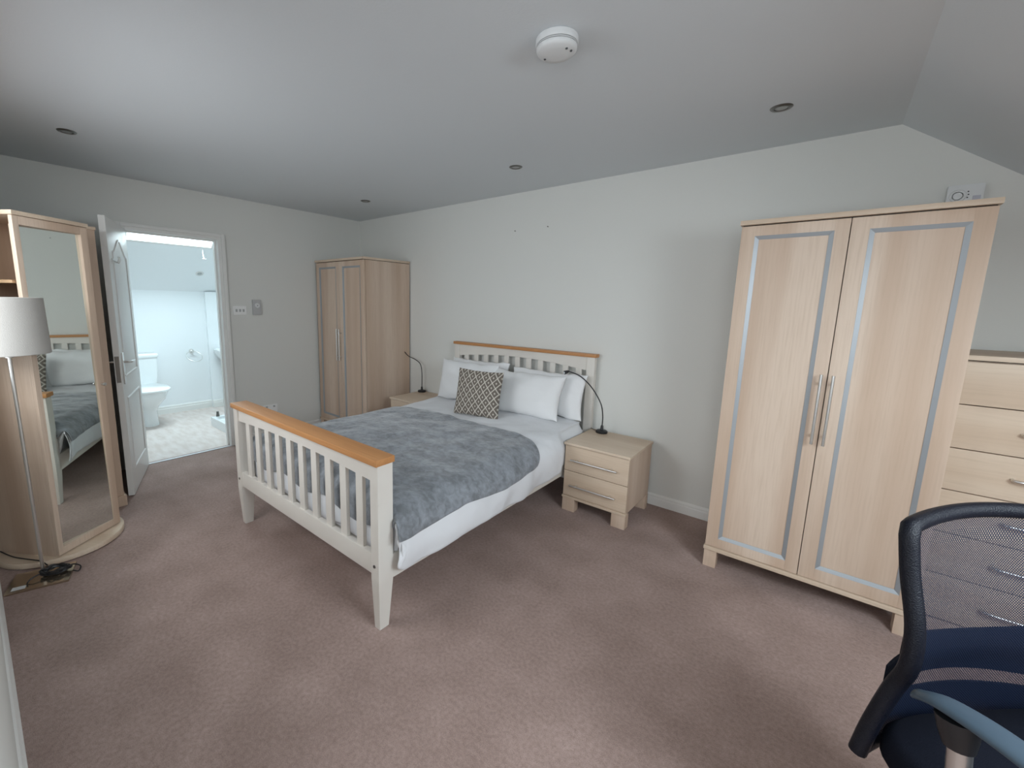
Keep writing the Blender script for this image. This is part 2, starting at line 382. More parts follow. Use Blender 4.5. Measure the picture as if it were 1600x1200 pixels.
def moulding(poly, y, out, name='panel_moulding'):
    """raised panel: a bead ring and a fielded centre"""
    c = Vector((sum(p[0] for p in poly) / len(poly), sum(p[1] for p in poly) / len(poly)))
    def ins(d): return [(p[0] + (c.x - p[0]) / max(abs(c.x - p[0]), .02) * min(d, abs(c.x - p[0])), p[1] + (c.y - p[1]) / max(abs(c.y - p[1]), .02) * min(d, abs(c.y - p[1]))) for p in poly]
    rings = []
    for d, h in ((0, 0), (.006, .006), (.014, .007), (.02, .001), (.03, .001), (.06, .006)):
        rings.append([(x, y + out * h, z) for x, z in ins(d)])
    mb = MB(); mb.ring(rings); return mb.build(name, M_TRIM, door, angle=25)
for y, out in ((0, 1), (-T, -1)):
    moulding(arch_poly(.10, DL - .10, .84, 1.80, .10), y, out)
    moulding(arch_poly(.10, DL - .10, .17, .70, .0), y, out)
for y, out in ((0, 1), (-T, -1)):
    b = MB(); b.box(DL - .085, DL - .045, min(y, y + out * .008), max(y, y + out * .008), .80, 1.02, .003)
    b.tube(crom([(DL - .062, y, .955), (DL - .062, y + out * .045, .955), (DL - .085, y + out * .052, .955), (DL - .17, y + out * .05, .95)]), .008, 10)
    b.tube([(DL - .065, y, .86), (DL - .065, y + out * .012, .86)], .006)
    b.build('door_handle', M_CHROME, door)
b = MB(); b.box(DL, DL + .0015, -T + .006, -.006, .82, 1.0); b.box(DL, DL + .003, -T + .011, -.011, .935, .96); b.build('latch_plate', mat('satin_steel', (.35, .34, .32), .4, metal=.8), door, smooth=False)
b = MB(); b.box(.50, .58, 0, .006, 1.63, 1.650, .002)
for hx_ in (.515, .565): b.tube(crom([(hx_, .004, 1.64), (hx_, .025, 1.625), (hx_, .035, 1.645), (hx_, .034, 1.665)]), .0035)
b.build('coat_hook', M_CHROME, door)
b = MB()
for z in (.25, 1.65): b.tube([(-.002, -.006, z), (-.002, -.006, z + .09)], .007)
b.build('hinge', M_CHROME, door)

# ------------------------------------------------------------------ wardrobes
def bead_ring(mb, x0, x1, z0, z1, y, wd=.017, dep=.009):
    """mitred sloping bead, falling from the door face back to the panel"""
    o = [(x0, z0), (x1, z0), (x1, z1), (x0, z1)]; i = [(x0 + wd, z0 + wd), (x1 - wd, z0 + wd), (x1 - wd, z1 - wd), (x0 + wd, z1 - wd)]
    rs = []
    for P, yy in ((o, y + .012), (o, y - .001), (i, y + dep - .003), (i, y + .012)): rs.append([mb.bm.verts.new((a, yy, c)) for a, c in P])
    for a, c in zip(rs, rs[1:] + rs[:1]):
        for k in range(4): mb.bm.faces.new((a[k], a[(k + 1) % 4], c[(k + 1) % 4], c[k]))
def make_door(parent, x0, x1, z0, z1, px0, px1, pz0, pz1, hx, hz0, hz1, bead):
    b = MB(); y0, y1 = 0, .018
    b.box(x0, px0, y0, y1, z0, z1, .0012); b.box(px1, x1, y0, y1, z0, z1, .0012)
    b.box(px0, px1, y0, y1, pz1, z1, .0012); b.box(px0, px1, y0, y1, z0, pz0, .0012)
    b.box(px0, px1, .0085, .016, pz0, pz1)
    d = b.build('door', M_MAPLE, parent, angle=30)
    b = MB(); bead_ring(b, px0, px1, pz0, pz1, 0); b.build('panel_bead', bead, d, smooth=False)
    b = MB(); b.tube([(hx, -.032, hz0), (hx, -.032, hz1)], .0062, 12)
    for z in (hz0 + .04, hz1 - .04): b.tube([(hx, 0, z), (hx, -.032, z)], .005, 8)
    b.build('handle', M_CHROME, d)
def wardrobe(name, label, x0, x1, yf, yb, zt, mid, z_h, bead):
    """origin at front-left floor corner; local y runs back from the door faces"""
    t = thing(name, label, 'wardrobe', (x0, yf, 0)); W = x1 - x0; D = yb - yf; m_ = mid - x0
    b = MB(); b.box(.002, .02, .022, D, .1, zt - .026, .001); b.box(W - .02, W - .002, .022, D, .1, zt - .026, .001)
    b.box(.02, W - .02, D - .008, D, .1, zt - .026); b.box(.02, W - .02, .024, D - .008, .1, .125); b.box(.02, W - .02, .024, D - .008, zt - .045, zt - .026)
    b.build('carcass', M_MAPLE, t, smooth=False)
    MB().box(-.006, W + .006, -.012, D, zt - .022, zt, .003).build('top_board', M_MAPLEX, t)
    MB().box(.004, W - .004, .014, D - .002, zt - .0262, zt - .0218).build('shadow_gap', M_GAP, t, smooth=False)
    b = MB(); b.box(-.004, W + .004, -.010, .022, .098, .118, .003); b.build('plinth_rail', M_MAPLEX, t)
    for fx, fy in ((0, 0), (W - .06, 0), (0, D - .06), (W - .06, D - .06)): MB().box(fx, fx + .06, fy - (.004 if fy == 0 else 0), fy + .06, 0, .0985, .002).build('foot', M_MAPLE, t)
    ins = .058
    make_door(t, .001, m_ - .0015, .121, zt - .0275, ins, m_ - .052, .172, zt - .075, m_ - .022, *z_h, bead)
    make_door(t, m_ + .0015, W - .001, .121, zt - .0275, m_ + .062, W - ins, .18, zt - .078, m_ + .020, *z_h, bead)
    return t
wardrobe('wardrobe', 'large two-door maple wardrobe with silver panel beading, in the right half of the room', -.398, .410, 2.532, 3.086, 1.819, .004, (.787, 1.112), M_SILVER)
wardrobe('wardrobe', 'far maple wardrobe standing in the room corner beside the left bedside table', -4.232, -3.403, 2.511, 3.086, 1.813, -3.815, (.793, 1.116), M_SILVER)

# ------------------------------------------------------------------ bedside tables
def nightstand(loc, label):
    t = thing('bedside_table', label, 'bedside table', loc, 0, 'maple bedside tables'); W, D = .434, .43
    b = MB(); b.box(.002, .018, .02, D, .1, .467, .001); b.box(W - .018, W - .002, .02, D, .1, .467, .001); b.box(.018, W - .018, D - .008, D, .1, .467)
    b.box(.018, W - .018, .022, D - .008, .1, .115); b.box(.018, W - .018, .022, D - .008, .452, .467); b.build('carcass', M_MAPLE, t, smooth=False)
    MB().box(-.006, W + .006, -.012, D, .468, .485, .003).build('top_board', M_MAPLEX, t)
    MB().box(-.004, W + .004, -.009, .024, .092, .108, .003).build('plinth_rail', M_MAPLEX, t)
    for fx, w_ in ((0, .088), (W - .088, .088)):
        MB().box(fx, fx + w_, -.003, .06, 0, .0925, .002).build('foot', M_MAPLE, t)
        MB().box(fx, fx + w_, D - .05, D, 0, .0995, .002).build('foot', M_MAPLE, t)
    for z0, z1, hz in ((.111, .286, .195), (.290, .463, .374)):
        d = MB().box(.001, W - .001, 0, .018, z0, z1, .0015).build('drawer', M_MAPLEX, t)
        b = MB(); b.tube([(.055, -.03, hz), (W - .065, -.03, hz)], .006, 12)
        for x in (.095, W - .105): b.tube([(x, 0, hz), (x, -.03, hz)], .005, 8)
        b.build('handle', M_CHROME, d)
    return t
nightstand((-1.290, 2.592, 0), 'maple two-drawer bedside table to the right of the bed, fully visible')
nightstand((-3.198, 2.652, 0), 'maple bedside table between the bed and the far wardrobe, partly hidden')

# ------------------------------------------------------------------ chest of drawers
t = thing('chest_of_drawers', 'pale maple chest of drawers behind the office chair, right of the large wardrobe', 'chest of drawers', (.421, 2.65, 0))
W, D, Z = .82, .43, 1.232
b = MB(); b.box(.002, .02, .02, D, .07, Z - .024); b.box(W - .02, W - .002, .02, D, .07, Z - .024); b.box(.02, W - .02, D - .008, D, .07, Z - .024)
b.box(.02, W - .02, .022, D - .008, .07, .085); b.box(.02, W - .02, .022, D - .008, Z - .04, Z - .024); b.build('carcass', M_MAPLE, t, smooth=False)
MB().box(-.004, W + .006, -.012, D, Z - .020, Z, .003).build('top_board', M_MAPLEX, t)
MB().box(.004, W - .004, .014, D - .002, Z - .0242, Z - .0198).build('shadow_gap', M_GAP, t, smooth=False)
b = MB(); b.box(0, W, -.004, .03, 0, .07, .002); b.box(0, .03, .03, D, 0, .07); b.box(W - .03, W, .03, D, 0, .07); b.build('plinth', M_MAPLE, t)
zs = [.075, .28, .47, .659, .842, 1.028, Z - .026]
for z0, z1 in zip(zs, zs[1:]):
    d = MB().box(.001, W - .001, 0, .018, z0 + .002, z1 - .002, .0015).build('drawer', M_MAPLEX, t)
    b = MB(); hz = (z0 + z1) / 2; b.tube(crom([(.185, 0, hz), (.19, -.022, hz), (.25, -.03, hz), (W - .25, -.03, hz), (W - .19, -.022, hz), (W - .185, 0, hz)]), .006, 10)
    b.build('handle', M_CHROME, d)

# ------------------------------------------------------------------ bed
BL, BR = -2.712, -1.316
bed = thing('double_bed', 'cream-painted slatted double bed frame with orange pine capping rails', 'bed', ((BL + BR) / 2, 1.02, 0))
OX, OY = (BL + BR) / 2, 1.02
def L(x): return x - OX
hw = (BR - BL) / 2
def arched_rail(mb, x0, x1, y0, y1, ztop, zend, zmid, n=16):
    pts = [(x0, ztop), (x0, zend)] + [(x0 + (x1 - x0) * i / n, zend + (zmid - zend) * math.sin(math.pi * i / n)) for i in range(1, n)] + [(x1, zend), (x1, ztop)]
    mb.prism(pts, y0, y1, 'y')
def leg(sx, y0, y1, ztop, name, inner_taper=True):
    w_ = .05; x_out = sx * hw; x_in = sx * (hw - w_)
    def rect(xo, xi, ya, yb, z): return [(xo, ya, z), (xi, ya, z), (xi, yb, z), (xo, yb, z)]
    return MB().ring([rect(x_out - sx * .012, x_out - sx * .046, y0 + .012, y1 - .018, 0), rect(x_out, x_in, y0, y1, .235), rect(x_out, x_in, y0, y1, ztop)]).build(name, M_CREAM, bed, smooth=False)
for sx in (-1, 1):
    l = leg(sx, .0, .078, .748, 'foot_post')
    b = MB(); b.lathe([(.007, 0), (.007, -.003)], (sx * (hw - .028), 0, .30), 12, axis='y'); b.build('bolt_cap', M_DARKMET, l)
b = MB(); arched_rail(b, -hw + .05, hw - .05, .012, .04, .748, .668, .690); b.build('foot_top_rail', M_CREAM, bed, smooth=False)
MB().box(-hw + .05, hw - .05, .008, .036, .252, .345, .003).build('foot_bottom_rail', M_CREAM, bed)
MB().box(-hw - .012, hw + .006, -.012, .086, .748, .776, .004).build('foot_cap_rail', M_PINE, bed)
N = 10; inner = 2 * hw - .1; gap = (inner - N * .047) / (N + 1)
for i in range(N):
    x = -hw + .05 + gap + i * (gap + .047)
    MB().box(x, x + .047, .016, .034, .343, .692, .001).build('foot_slat', M_CREAM, bed)
HY = 3.045 - OY
for sx in (-1, 1):
    w_ = .062; xo = sx * hw; xi = sx * (hw - w_)
    MB().box(min(xo, xi), max(xo, xi), HY - .01, HY + .032, 0, 1.018, .002).build('head_post', M_CREAM, bed)
b = MB(); arched_rail(b, -hw + .062, hw - .062, HY, HY + .022, 1.018, .915, .958); b.build('head_top_rail', M_CREAM, bed, smooth=False)
MB().box(-hw - .012, hw + .012, HY - .018, HY + .04, 1.018, 1.043, .004).build('head_cap_rail', M_PINE, bed)
MB().box(-hw + .062, hw - .062, HY, HY + .022, .25, .40, .002).build('head_bottom_rail', M_CREAM, bed)
for i in range(11):
    x = -hw + .062 + .055 + i * .1125
    MB().box(x, x + .047, HY + .004, HY + .018, .39, .962 if 1 < i < 9 else .94, .001).build('head_slat', M_CREAM, bed)
for sx in (-1, 1):
    MB().box(min(sx * hw, sx * (hw - .025)), max(sx * hw, sx * (hw - .025)), .078, HY - .01, .225, .335, .003).build('side_rail', M_CREAM, bed)
b = MB(); b.box(-hw + .026, hw - .026, .09, HY - .012, .262, .28)
b.build('slat_base', M_CREAM, bed, smooth=False)

# mattress
mt = MB(); mt.box(BL + .03, BR - .03, 1.115, 3.025, .281, .47, .05)
tag(mt.build('mattress', M_SHEET), 'white mattress under the duvet, glimpsed through the footboard slats', 'mattress')

# cloth draped over the bed: (a, b) are lengths across and along the cloth
MX = (BL + BR) / 2
def drape(a, bb, off, side_len, A=.655, R=.085, yfoot=1.165, ztop=.535, seed=0, head_lift=.02, rough_=1.0):
    def arc(e, R):                            # e: length past the edge -> (outward, drop)
        if e <= 0: return 0, 0
        q = R * math.pi / 2
        if e < q: th = e / R; return R * math.sin(th), R * (1 - math.cos(th))
        return R, R + (e - q)
    sa = 1 if a >= 0 else -1
    ex = abs(a) - A; ey = yfoot - bb
    wside = max(0, min(1, ex / R)); wside = wside * wside * (3 - 2 * wside)
    ox, dx = arc(ex, R); oy, dy = arc(ey, .05)
    x = MX + sa * (min(abs(a), A) + ox)
    y = bb if ey <= 0 else (yfoot - oy) * (1 - wside) + (yfoot - .064 * min(1, ey / .10)) * wside
    dy *= (1 - wside); ey_ = ey * (1 - wside)
    drop = dx + dy
    z = ztop - drop + head_lift * max(0, min(1, (bb - 2.2) / .6))
    if bb > 2.5 and ex > 0: x -= sa * .05 * min(1, (bb - 2.5) / .1) * wside
    # sagging folds
    p = Vector((a * 2.1, bb * 2.1, seed)); n1 = noise.noise(p); n2 = noise.noise(p * 3.1 + Vector((5, 1, 2))); n3 = noise.noise(p * 7.3)
    amp = .014 * n1 + .010 * n2 + .004 * n3
    fx = max(0, min(1, ex / R)); fy = max(0, min(1, ey_ / .05))
    hang = max(0, ex - R) / max(side_len, .01)
    fold = noise.noise(Vector((bb * 6.5, seed, 3.0))) * .022 * fx * min(1, hang * 1.4)
    z += amp * (1 - max(fx, fy)) * rough_
    x += sa * (fx * amp * 1.2 + fold + .018 * fx * math.sin(min(1, hang) * math.pi)) 
    y -= fy * (n2 * .010) 
    crown = .018 * (1 - (abs(a) / A) ** 2) if abs(a) < A else 0
    z += crown + off * (1 - max(fx, fy)); x += sa * off * fx; y -= off * max(fy, wside * max(0, min(1, ey / .1)))
    return Vector((x, y, z))
def cloth(name, m, a0f, a1f, b0f, b1f, na, nb, off, thick, side_len, seed):
    mb = MB(); V = []
    for j in range(nb + 1):
        row = []
        for i in range(na + 1):
            u, v = i / na, j / nb
            a_ = a0f(v) * (1 - u) + a1f(v) * u
            b_ = b0f(u) * (1 - v) + b1f(u) * v
            row.append(mb.bm.verts.new(drape(a_, b_, off, side_len, seed=seed)))
        V.append(row)
    for j in range(nb):
        for i in range(na): mb.bm.faces.new((V[j][i], V[j][i + 1], V[j + 1][i + 1], V[j + 1][i]))
    o = mb.build(name, m, smooth=True, angle=180); o.modifiers.remove(o.modifiers['es'])
    md = o.modifiers.new('so', 'SOLIDIFY'); md.thickness = thick; md.offset = -1
    md = o.modifiers.new('sub', 'SUBSURF'); md.levels = 1; md.render_levels = 1
    return o
duv = cloth('duvet', M_SHEET,
            lambda v: -.655 - .31 + .02 * math.sin(v * 9), lambda v: .655 + .335 - .03 * v + .010 * math.sin(v * 13) - .17 * max(0, 1 - v / .15) ** 2,
            lambda u: 1.165 - .30 + .03 * math.sin(u * 20), lambda u: 2.93, 84, 96, 0, .022, .25, 1.7)
tag(duv, 'puffy white duvet spread over the bed and hanging at its side', 'duvet')
def bl_end(u):
    # far edge of the throw across the bed: rounds off where it goes over the near side
    return 2.275 + .02 * math.sin(u * 5) - .13 * max(0, (u - .80) / .20) ** 3 - .05 * max(0, (.15 - u) / .15) + .03 * u
blk = cloth('blanket', M_PLUSH, lambda v: -.655 - .16, lambda v: .655 + .155 + .012 * math.sin(v * 11),
            lambda u: 1.165 - .17 + .02 * math.sin(u * 23), bl_end, 90, 70, .020, .008, .25, 1.7)
tag(blk, 'blue-grey plush throw spread over the foot half of the white duvet', 'blanket')

# ------------------------------------------------------------------ pillows
def pillow_mesh(W, Hh, T_, seed, n=26, pinch=.07, uvs=False, ruf=.018):
    mb = MB(); uvl = mb.bm.loops.layers.uv.new('UVMap') if uvs else None
    def P(u, v, s):
        e = max(0, (1 - abs(u) ** 2.6) * (1 - abs(v) ** 2.6)) ** .5
        x = W / 2 * u * (1 - pinch * (1 - v * v)); z = Hh / 2 * v * (1 - pinch * (1 - u * u))
        q = Vector((x * 7 + seed, z * 7, s * 2)); d = noise.noise(q) * ruf + noise.noise(q * 2.7) * ruf * .5
        return Vector((x, s * (T_ / 2 * e + .003) + d * e, z + noise.noise(Vector((u * 3 + seed, 0, v))) * ruf * .8))
    G = {}
    for s in (-1, 1):
        for j in range(n + 1):
            for i in range(n + 1):
                u, v = -1 + 2 * i / n, -1 + 2 * j / n
                u = math.sin(u * math.pi / 2); v = math.sin(v * math.pi / 2)
                G[s, i, j] = (mb.bm.verts.new(P(u, v, s)), (u * .5 + .5, v * .5 + .5))
    def F(k):
        f = mb.bm.faces.new([G[q][0] for q in k])
        if uvs:
            for lp, q in zip(f.loops, k): lp[uvl].uv = G[q][1]
    for s in (-1, 1):
        for j in range(n):
            for i in range(n): F([(s, i, j), (s, i + 1, j), (s, i + 1, j + 1), (s, i, j + 1)])
    for i in range(n):
        F([(-1, i, 0), (-1, i + 1, 0), (1, i + 1, 0), (1, i, 0)]); F([(-1, i, n), (-1, i + 1, n), (1, i + 1, n), (1, i, n)])
        F([(-1, 0, i), (-1, 0, i + 1), (1, 0, i + 1), (1, 0, i)]); F([(-1, n, i), (-1, n, i + 1), (1, n, i + 1), (1, n, i)])
    return mb
def put(o, x, y, z, lean, yaw, H_, T_, roll=0):
    """stand the pillow on its bottom edge at (x,y,z), leaning back by lean degrees"""
    o.rotation_euler = (Matrix.Rotation(math.radians(yaw), 3, 'Z') @ Matrix.Rotation(math.radians(-lean), 3, 'X') @ Matrix.Rotation(math.radians(roll), 3, 'Y')).to_euler()
    off = o.rotation_euler.to_matrix() @ Vector((0, 0, H_ / 2))
    o.location = Vector((x, y, z)) + off
def pillow(label, W, H_, T_, x, y, z, lean, yaw, seed, roll=0):
    mb = pillow_mesh(W, H_, T_, seed); o = mb.build('pillow', M_PILLOW, smooth=True, angle=180); o.modifiers.remove(o.modifiers['es'])
    put(o, x, y, z, lean, yaw, H_, T_, roll); tag(o, label, 'pillow', 'white bed pillows'); return o
pillow('white pillow standing against the headboard behind the left front pillow', .64, .36, .12, -2.36, 2.915, .55, 12, 0, 3.1)
pillow('white pillow standing against the headboard at the right, beyond the front right pillow', .66, .345, .11, -1.665, 2.905, .552, 13, 0, 9.4)
pillow('front white pillow at the left of the bed, partly behind the patterned cushion', .62, .355, .16, -2.34, 2.745, .556, 12, 0, 5.2)
pillow('front white pillow at the right, nearest the bedside table with drawers in view', .66, .345, .17, -1.775, 2.725, .556, 22, 3, 7.7)
mb = pillow_mesh(.375, .355, .12, 1.3, uvs=True, pinch=.05, ruf=.006)
cu = mb.build('cushion', M_LATTICE, smooth=True, angle=180); cu.modifiers.remove(cu.modifiers['es'])
put(cu, -1.985, 2.465, .552, 12, 12, .355, .12, 1); tag(cu, 'square taupe cushion with cream diamond lattice pattern, propped on the pillows', 'cushion')

# ------------------------------------------------------------------ reading lamps
def reading_lamp(label, base, pts, lens_dir):
    t = thing('reading_lamp', label, 'lamp', base, 0, 'black gooseneck reading lamps')
    MB().lathe([(.0, 0), (.040, 0), (.042, .004), (.041, .014), (.034, .019), (.012, .021), (.0095, .05), (.007, .055), (0, .055)], (0, 0, 0), 32).build('base', M_BLACK, t)
    P = crom([Vector(p) - Vector(base) for p in pts], 8)
    MB().tube(P, .0042, 10).build('gooseneck', M_BLACK, t)
    e = P[-1]; d = Vector(lens_dir).normalized()
    h = MB().tube([e - d * .012, e, e + d * .004, e + d * .028, e + d * .03], [.006, .011, .012, .0145, .0135], 20).build('lamp_head', M_BLACK, t)
    MB().tube([e + d * .0295, e + d * .032], [.0105, .010], 20).build('lens', mat('clear_lens', (.6, .62, .64), .1), h)
    return t
reading_lamp('black gooseneck reading lamp on the right bedside table', (-1.197, 2.965, .485),
    [(-1.197, 2.965, .53), (-1.197, 2.962, .613), (-1.216, 2.955, .704), (-1.287, 2.95, .807), (-1.377, 2.95, .878), (-1.461, 2.945, .905), (-1.482, 2.94, .905)], (-.55, -.8, -.25))
lampl = reading_lamp('black gooseneck reading lamp on the left bedside table, in front of the wardrobe side', (-3.160, 3.035, .485),
    [(-3.160, 3.035, .53), (-3.155, 3.03, .671), (-3.170, 3.025, .769), (-3.24, 3.02, .814), (-3.35, 3.02, .843), (-3.431, 3.02, .900), (-3.475, 3.02, .940)], (-.75, -.45, .25))
b = MB(); b.tube(crom([(-1.235, 2.975, .4895), (-1.27, 2.99, .489), (-1.30, 3.01, .488), (-1.312, 3.045, .45), (-1.312, 3.06, .3)]), .002, 8)
tag(b.build('lamp_cable', M_BLACK), 'thin black cable trailing off the right bedside table behind the headboard post', 'cable')

# ------------------------------------------------------------------ revolving mirror cabinet
ctr = Vector((-3.222, .248, 0)); thx = math.radians(35.2)      # mirror faces along this direction
cab = thing('mirror_cabinet', 'tall revolving maple cabinet with a full-length mirror door on a round base', 'cabinet', ctr, thx)
hd = .183; TOPZ = 1.79
MB().lathe([(0, 0), (.268, 0), (.276, .006), (.276, .027), (.272, .032), (0, .032)], (0, 0, 0), 64).build('round_base', M_MAPLEX, cab)
b = MB()   # carcass boards; local +x is the mirror side, local -y the side seen from the room
b.box(-hd, hd - .02, hd - .016, hd, .032, TOPZ - .02); b.box(-hd, -hd + .014, -hd, hd - .016, .032, TOPZ - .02)
b.box(-hd + .014, hd - .02, -hd, -hd + .016, .032, 1.22)
b.box(-hd + .014, hd - .05, -hd + .016, hd - .016, .032, .05); b.box(-hd + .014, hd - .05, -hd + .016, hd - .016, 1.20, 1.22)
b.box(-hd + .014, -hd + .07, -hd, -hd + .016, 1.22, TOPZ - .02)
b.build('carcass', M_MAPLE, cab, smooth=False)
MB().box(-hd + .015, hd - .05, -hd + .004, hd - .017, 1.455, 1.470).build('shelf', M_INNER, cab, smooth=False)
MB().box(-hd - .004, hd + .006, -hd - .004, hd + .004, TOPZ - .02, TOPZ, .002).build('top_board', M_MAPLEX, cab)
b = MB(); fw = .026
for (y0, y1, z0, z1) in ((-hd, -hd + fw, .036, TOPZ - .022), (hd - fw - .012, hd, .036, TOPZ - .022), (-hd + fw, hd - fw - .012, .036, .075), (-hd + fw, hd - fw - .012, TOPZ - .062, TOPZ - .022)):
    b.box(hd - .02, hd, y0, y1, z0, z1, .0015)
md_ = b.build('mirror_door', M_MAPLE, cab)
gl = MB().box(-.006, 0, -.31, .001, -.001, TOPZ - .136).build('mirror_glass', M_MIRROR, md_, smooth=False)
gl.location = (hd - .004, hd - fw - .012, .075); gl.rotation_euler = (0, math.radians(.5), math.radians(-3.2)); gl.rotation_euler = (0, math.radians(-.5), math.radians(-3.2))
b = MB(); b.box(hd - .045, hd - .0195, -hd + fw - .008, -hd + fw, .07, TOPZ - .06); b.box(hd - .045, hd - .0195, -hd + fw, hd - fw - .012, .067, .075); b.box(hd - .045, hd - .0195, -hd + fw, hd - fw - .012, TOPZ - .062, TOPZ - .056)
b.build('glass_rebate', M_MAPLE, md_, smooth=False)
b = MB(); b.tube([(hd, hd - .02, .90), (hd + .018, hd - .02, .90)], .004); b.tube([(hd + .018, hd - .02, .90), (hd + .026, hd - .02, .90)], .009, 14); b.build('knob', M_CHROME, md_)
# fixed unit behind it
t = thing('storage_cabinet', 'maple cabinet end showing as a narrow strip between the mirror cabinet and the open door', 'cabinet', (-3.86, 0, 0))
b = MB(); b.box(0, .345, .03, .592, .072, 1.80, .001); b.build('carcass', M_MAPLE, t)
MB().box(-.004, .352, .026, .598, 1.80, 1.818, .002).build('top_board', M_MAPLEX, t)
MB().box(.0, .358, .035, .604, 0, .072, .002).build('plinth', M_MAPLE, t)

# ------------------------------------------------------------------ floor lamp
fl = thing('floor_lamp', 'slim steel floor lamp with pale drum shade in front of the mirror cabinet', 'lamp', (-2.87, .132, 0), math.atan2(.955, .298) - math.pi / 2)
M_PLATE = mat('polished_bronze_plate', (.52, .43, .33), .18, metal=.9)
MB().box(-.065, .115, -.115, .115, .001, .012, .002).build('base_plate', M_PLATE, fl)
MB().tube([(0, 0, .012), (-.018, -.012, 1.12)], .0075, 16).build('pole', M_CHROME, fl)
b = MB(); b.lathe([(.145, 1.127), (.147, 1.129), (.141, 1.386), (.139, 1.388), (.137, 1.386), (.142, 1.130), (.145, 1.127)], (-.018, -.012, 0), 56); b.build('lamp_shade', M_SHADE, fl)
b = MB(); b.tube([(-.018, -.012, 1.11), (-.018, -.012, 1.20)], .016, 14)
for k in range(3):
    a_ = k * 2.094; b.tube([(-.018, -.012, 1.135), (-.018 + .141 * math.cos(a_), -.012 + .141 * math.sin(a_), 1.135)], .0018, 6)
b.build('shade_carrier', M_CHROME, fl)
MB().box(.070, .10, -.095, -.045, .0122, .0128).build('sticker', M_WHITEP, fl, smooth=False)
b = MB(); pts = []
rnd = random.Random(3)
for k in range(66):
    a_ = k * .62; r1 = .022 + .010 * rnd.random(); pts.append((.010 + .018 * rnd.random() + math.cos(a_) * r1, .045 + .055 * math.sin(a_) + .01 * rnd.random(), .024 + .020 * rnd.random()))
b.tube(crom(pts, 3), .0055, 6)
b.tube(crom([(.01, .08, .03), (.0, .115, .03), (.02, .145, .022), (.045, .140, .010), (.04, .118, .018)], 6), .003, 6)
b.tube(crom([(.03, .0, .035), (.05, -.03, .03), (.062, -.045, .017), (.085, -.04, .016)], 6), .003, 6)
tag(b.build('coiled_cable', M_BLACK), 'bundle of coiled black cable lying on the lamp base plate', 'cable').matrix_world = Matrix.Translation((-2.87, .132, 0)) @ Matrix.Rotation(math.atan2(.955, .298) - math.pi / 2, 4, 'Z')
b = MB(); b.tube(crom([(-2.90, .150, .040), (-2.975, .135, .036), (-3.02, .11, .0355), (-3.06, .085, .0355), (-3.13, .045, .0355), (-3.22, .012, .0355), (-3.30, -.01, .0355), (-3.38, -.02, .035)]), .0028, 8)
tag(b.build('lamp_cable', M_BLACK), 'thin black cable running over the round cabinet base to the wall', 'cable')

# ------------------------------------------------------------------ ceiling fittings
sm = thing('smoke_detector', 'round white smoke detector on the ceiling', 'smoke detector', (-.836, 1.437, HC))
MB().lathe([(0, 0), (.068, 0), (.072, -.004), (.072, -.020), (.070, -.024), (0, -.024)], (0, 0, 0), 48).build('base', M_WHITEP, sm)
MB().lathe([(0, -.024), (.064, -.024), (.064, -.034), (0, -.034)], (0, 0, 0), 48).build('vent', M_DETAIL, sm)
for z in (-.0275, -.0325): MB().lathe([(.0635, z + .0012), (.069, z + .0012), (.069, z - .0012), (.0635, z - .0012), (.0635, z + .0012)], (0, 0, 0), 48).build('vent_ring', M_WHITEP, sm)
MB().lathe([(0, -.034), (.069, -.034), (.068, -.040), (.060, -.048), (.035, -.052), (0, -.053)], (0, 0, 0), 48).build('cover', M_WHITEP, sm)
for (x, y) in ((-.045, .0), (.05, .01), (.045, -.012)): MB().lathe([(0, 0), (.0045, 0), (.004, -.0065), (0, -.0065)], (x, y, -.046), 12).build('indicator', M_DETAIL, sm)
M_LAMPFACE = mat('unlit_reflector', (.38, .38, .37), .3, metal=.6)
def downlight(x, y, z, label, tilt=None):
    t = thing('downlight', label, 'downlight', (x, y, z), 0, 'recessed ceiling spotlights')
    MB().lathe([(.026, -.001), (.029, -.006), (.040, -.005), (.044, -.001), (.044, 0), (.026, 0)], (0, 0, 0), 32).build('rim', M_CHROME if tilt else M_DARKRIM, t)
    MB().lathe([(0, -.0015), (.014, -.004), (.024, -.0030), (.026, -.0005), (0, -.0005)], (0, 0, 0), 24).build('bulb', M_LAMPFACE, t)
    if tilt: t.rotation_euler = (0, tilt, 0)
    return t
M_DARKRIM = mat('dark_nickel', (.20, .195, .185), .3, metal=.9)
downlight(-.298, 2.528, HC, 'unlit ceiling spotlight nearest the large wardrobe')
downlight(-1.733, 2.521, HC, 'unlit ceiling spotlight above the bed head')
downlight(-3.370, 2.519, HC, 'unlit ceiling spotlight above the far wardrobe corner')
downlight(-3.361, .495, HC, 'unlit ceiling spotlight at the left above the mirror cabinet')
downlight(-5.762, 1.899, bz(-5.762) , 'chrome spotlight in the sloping bathroom ceiling', -math.atan(.73))

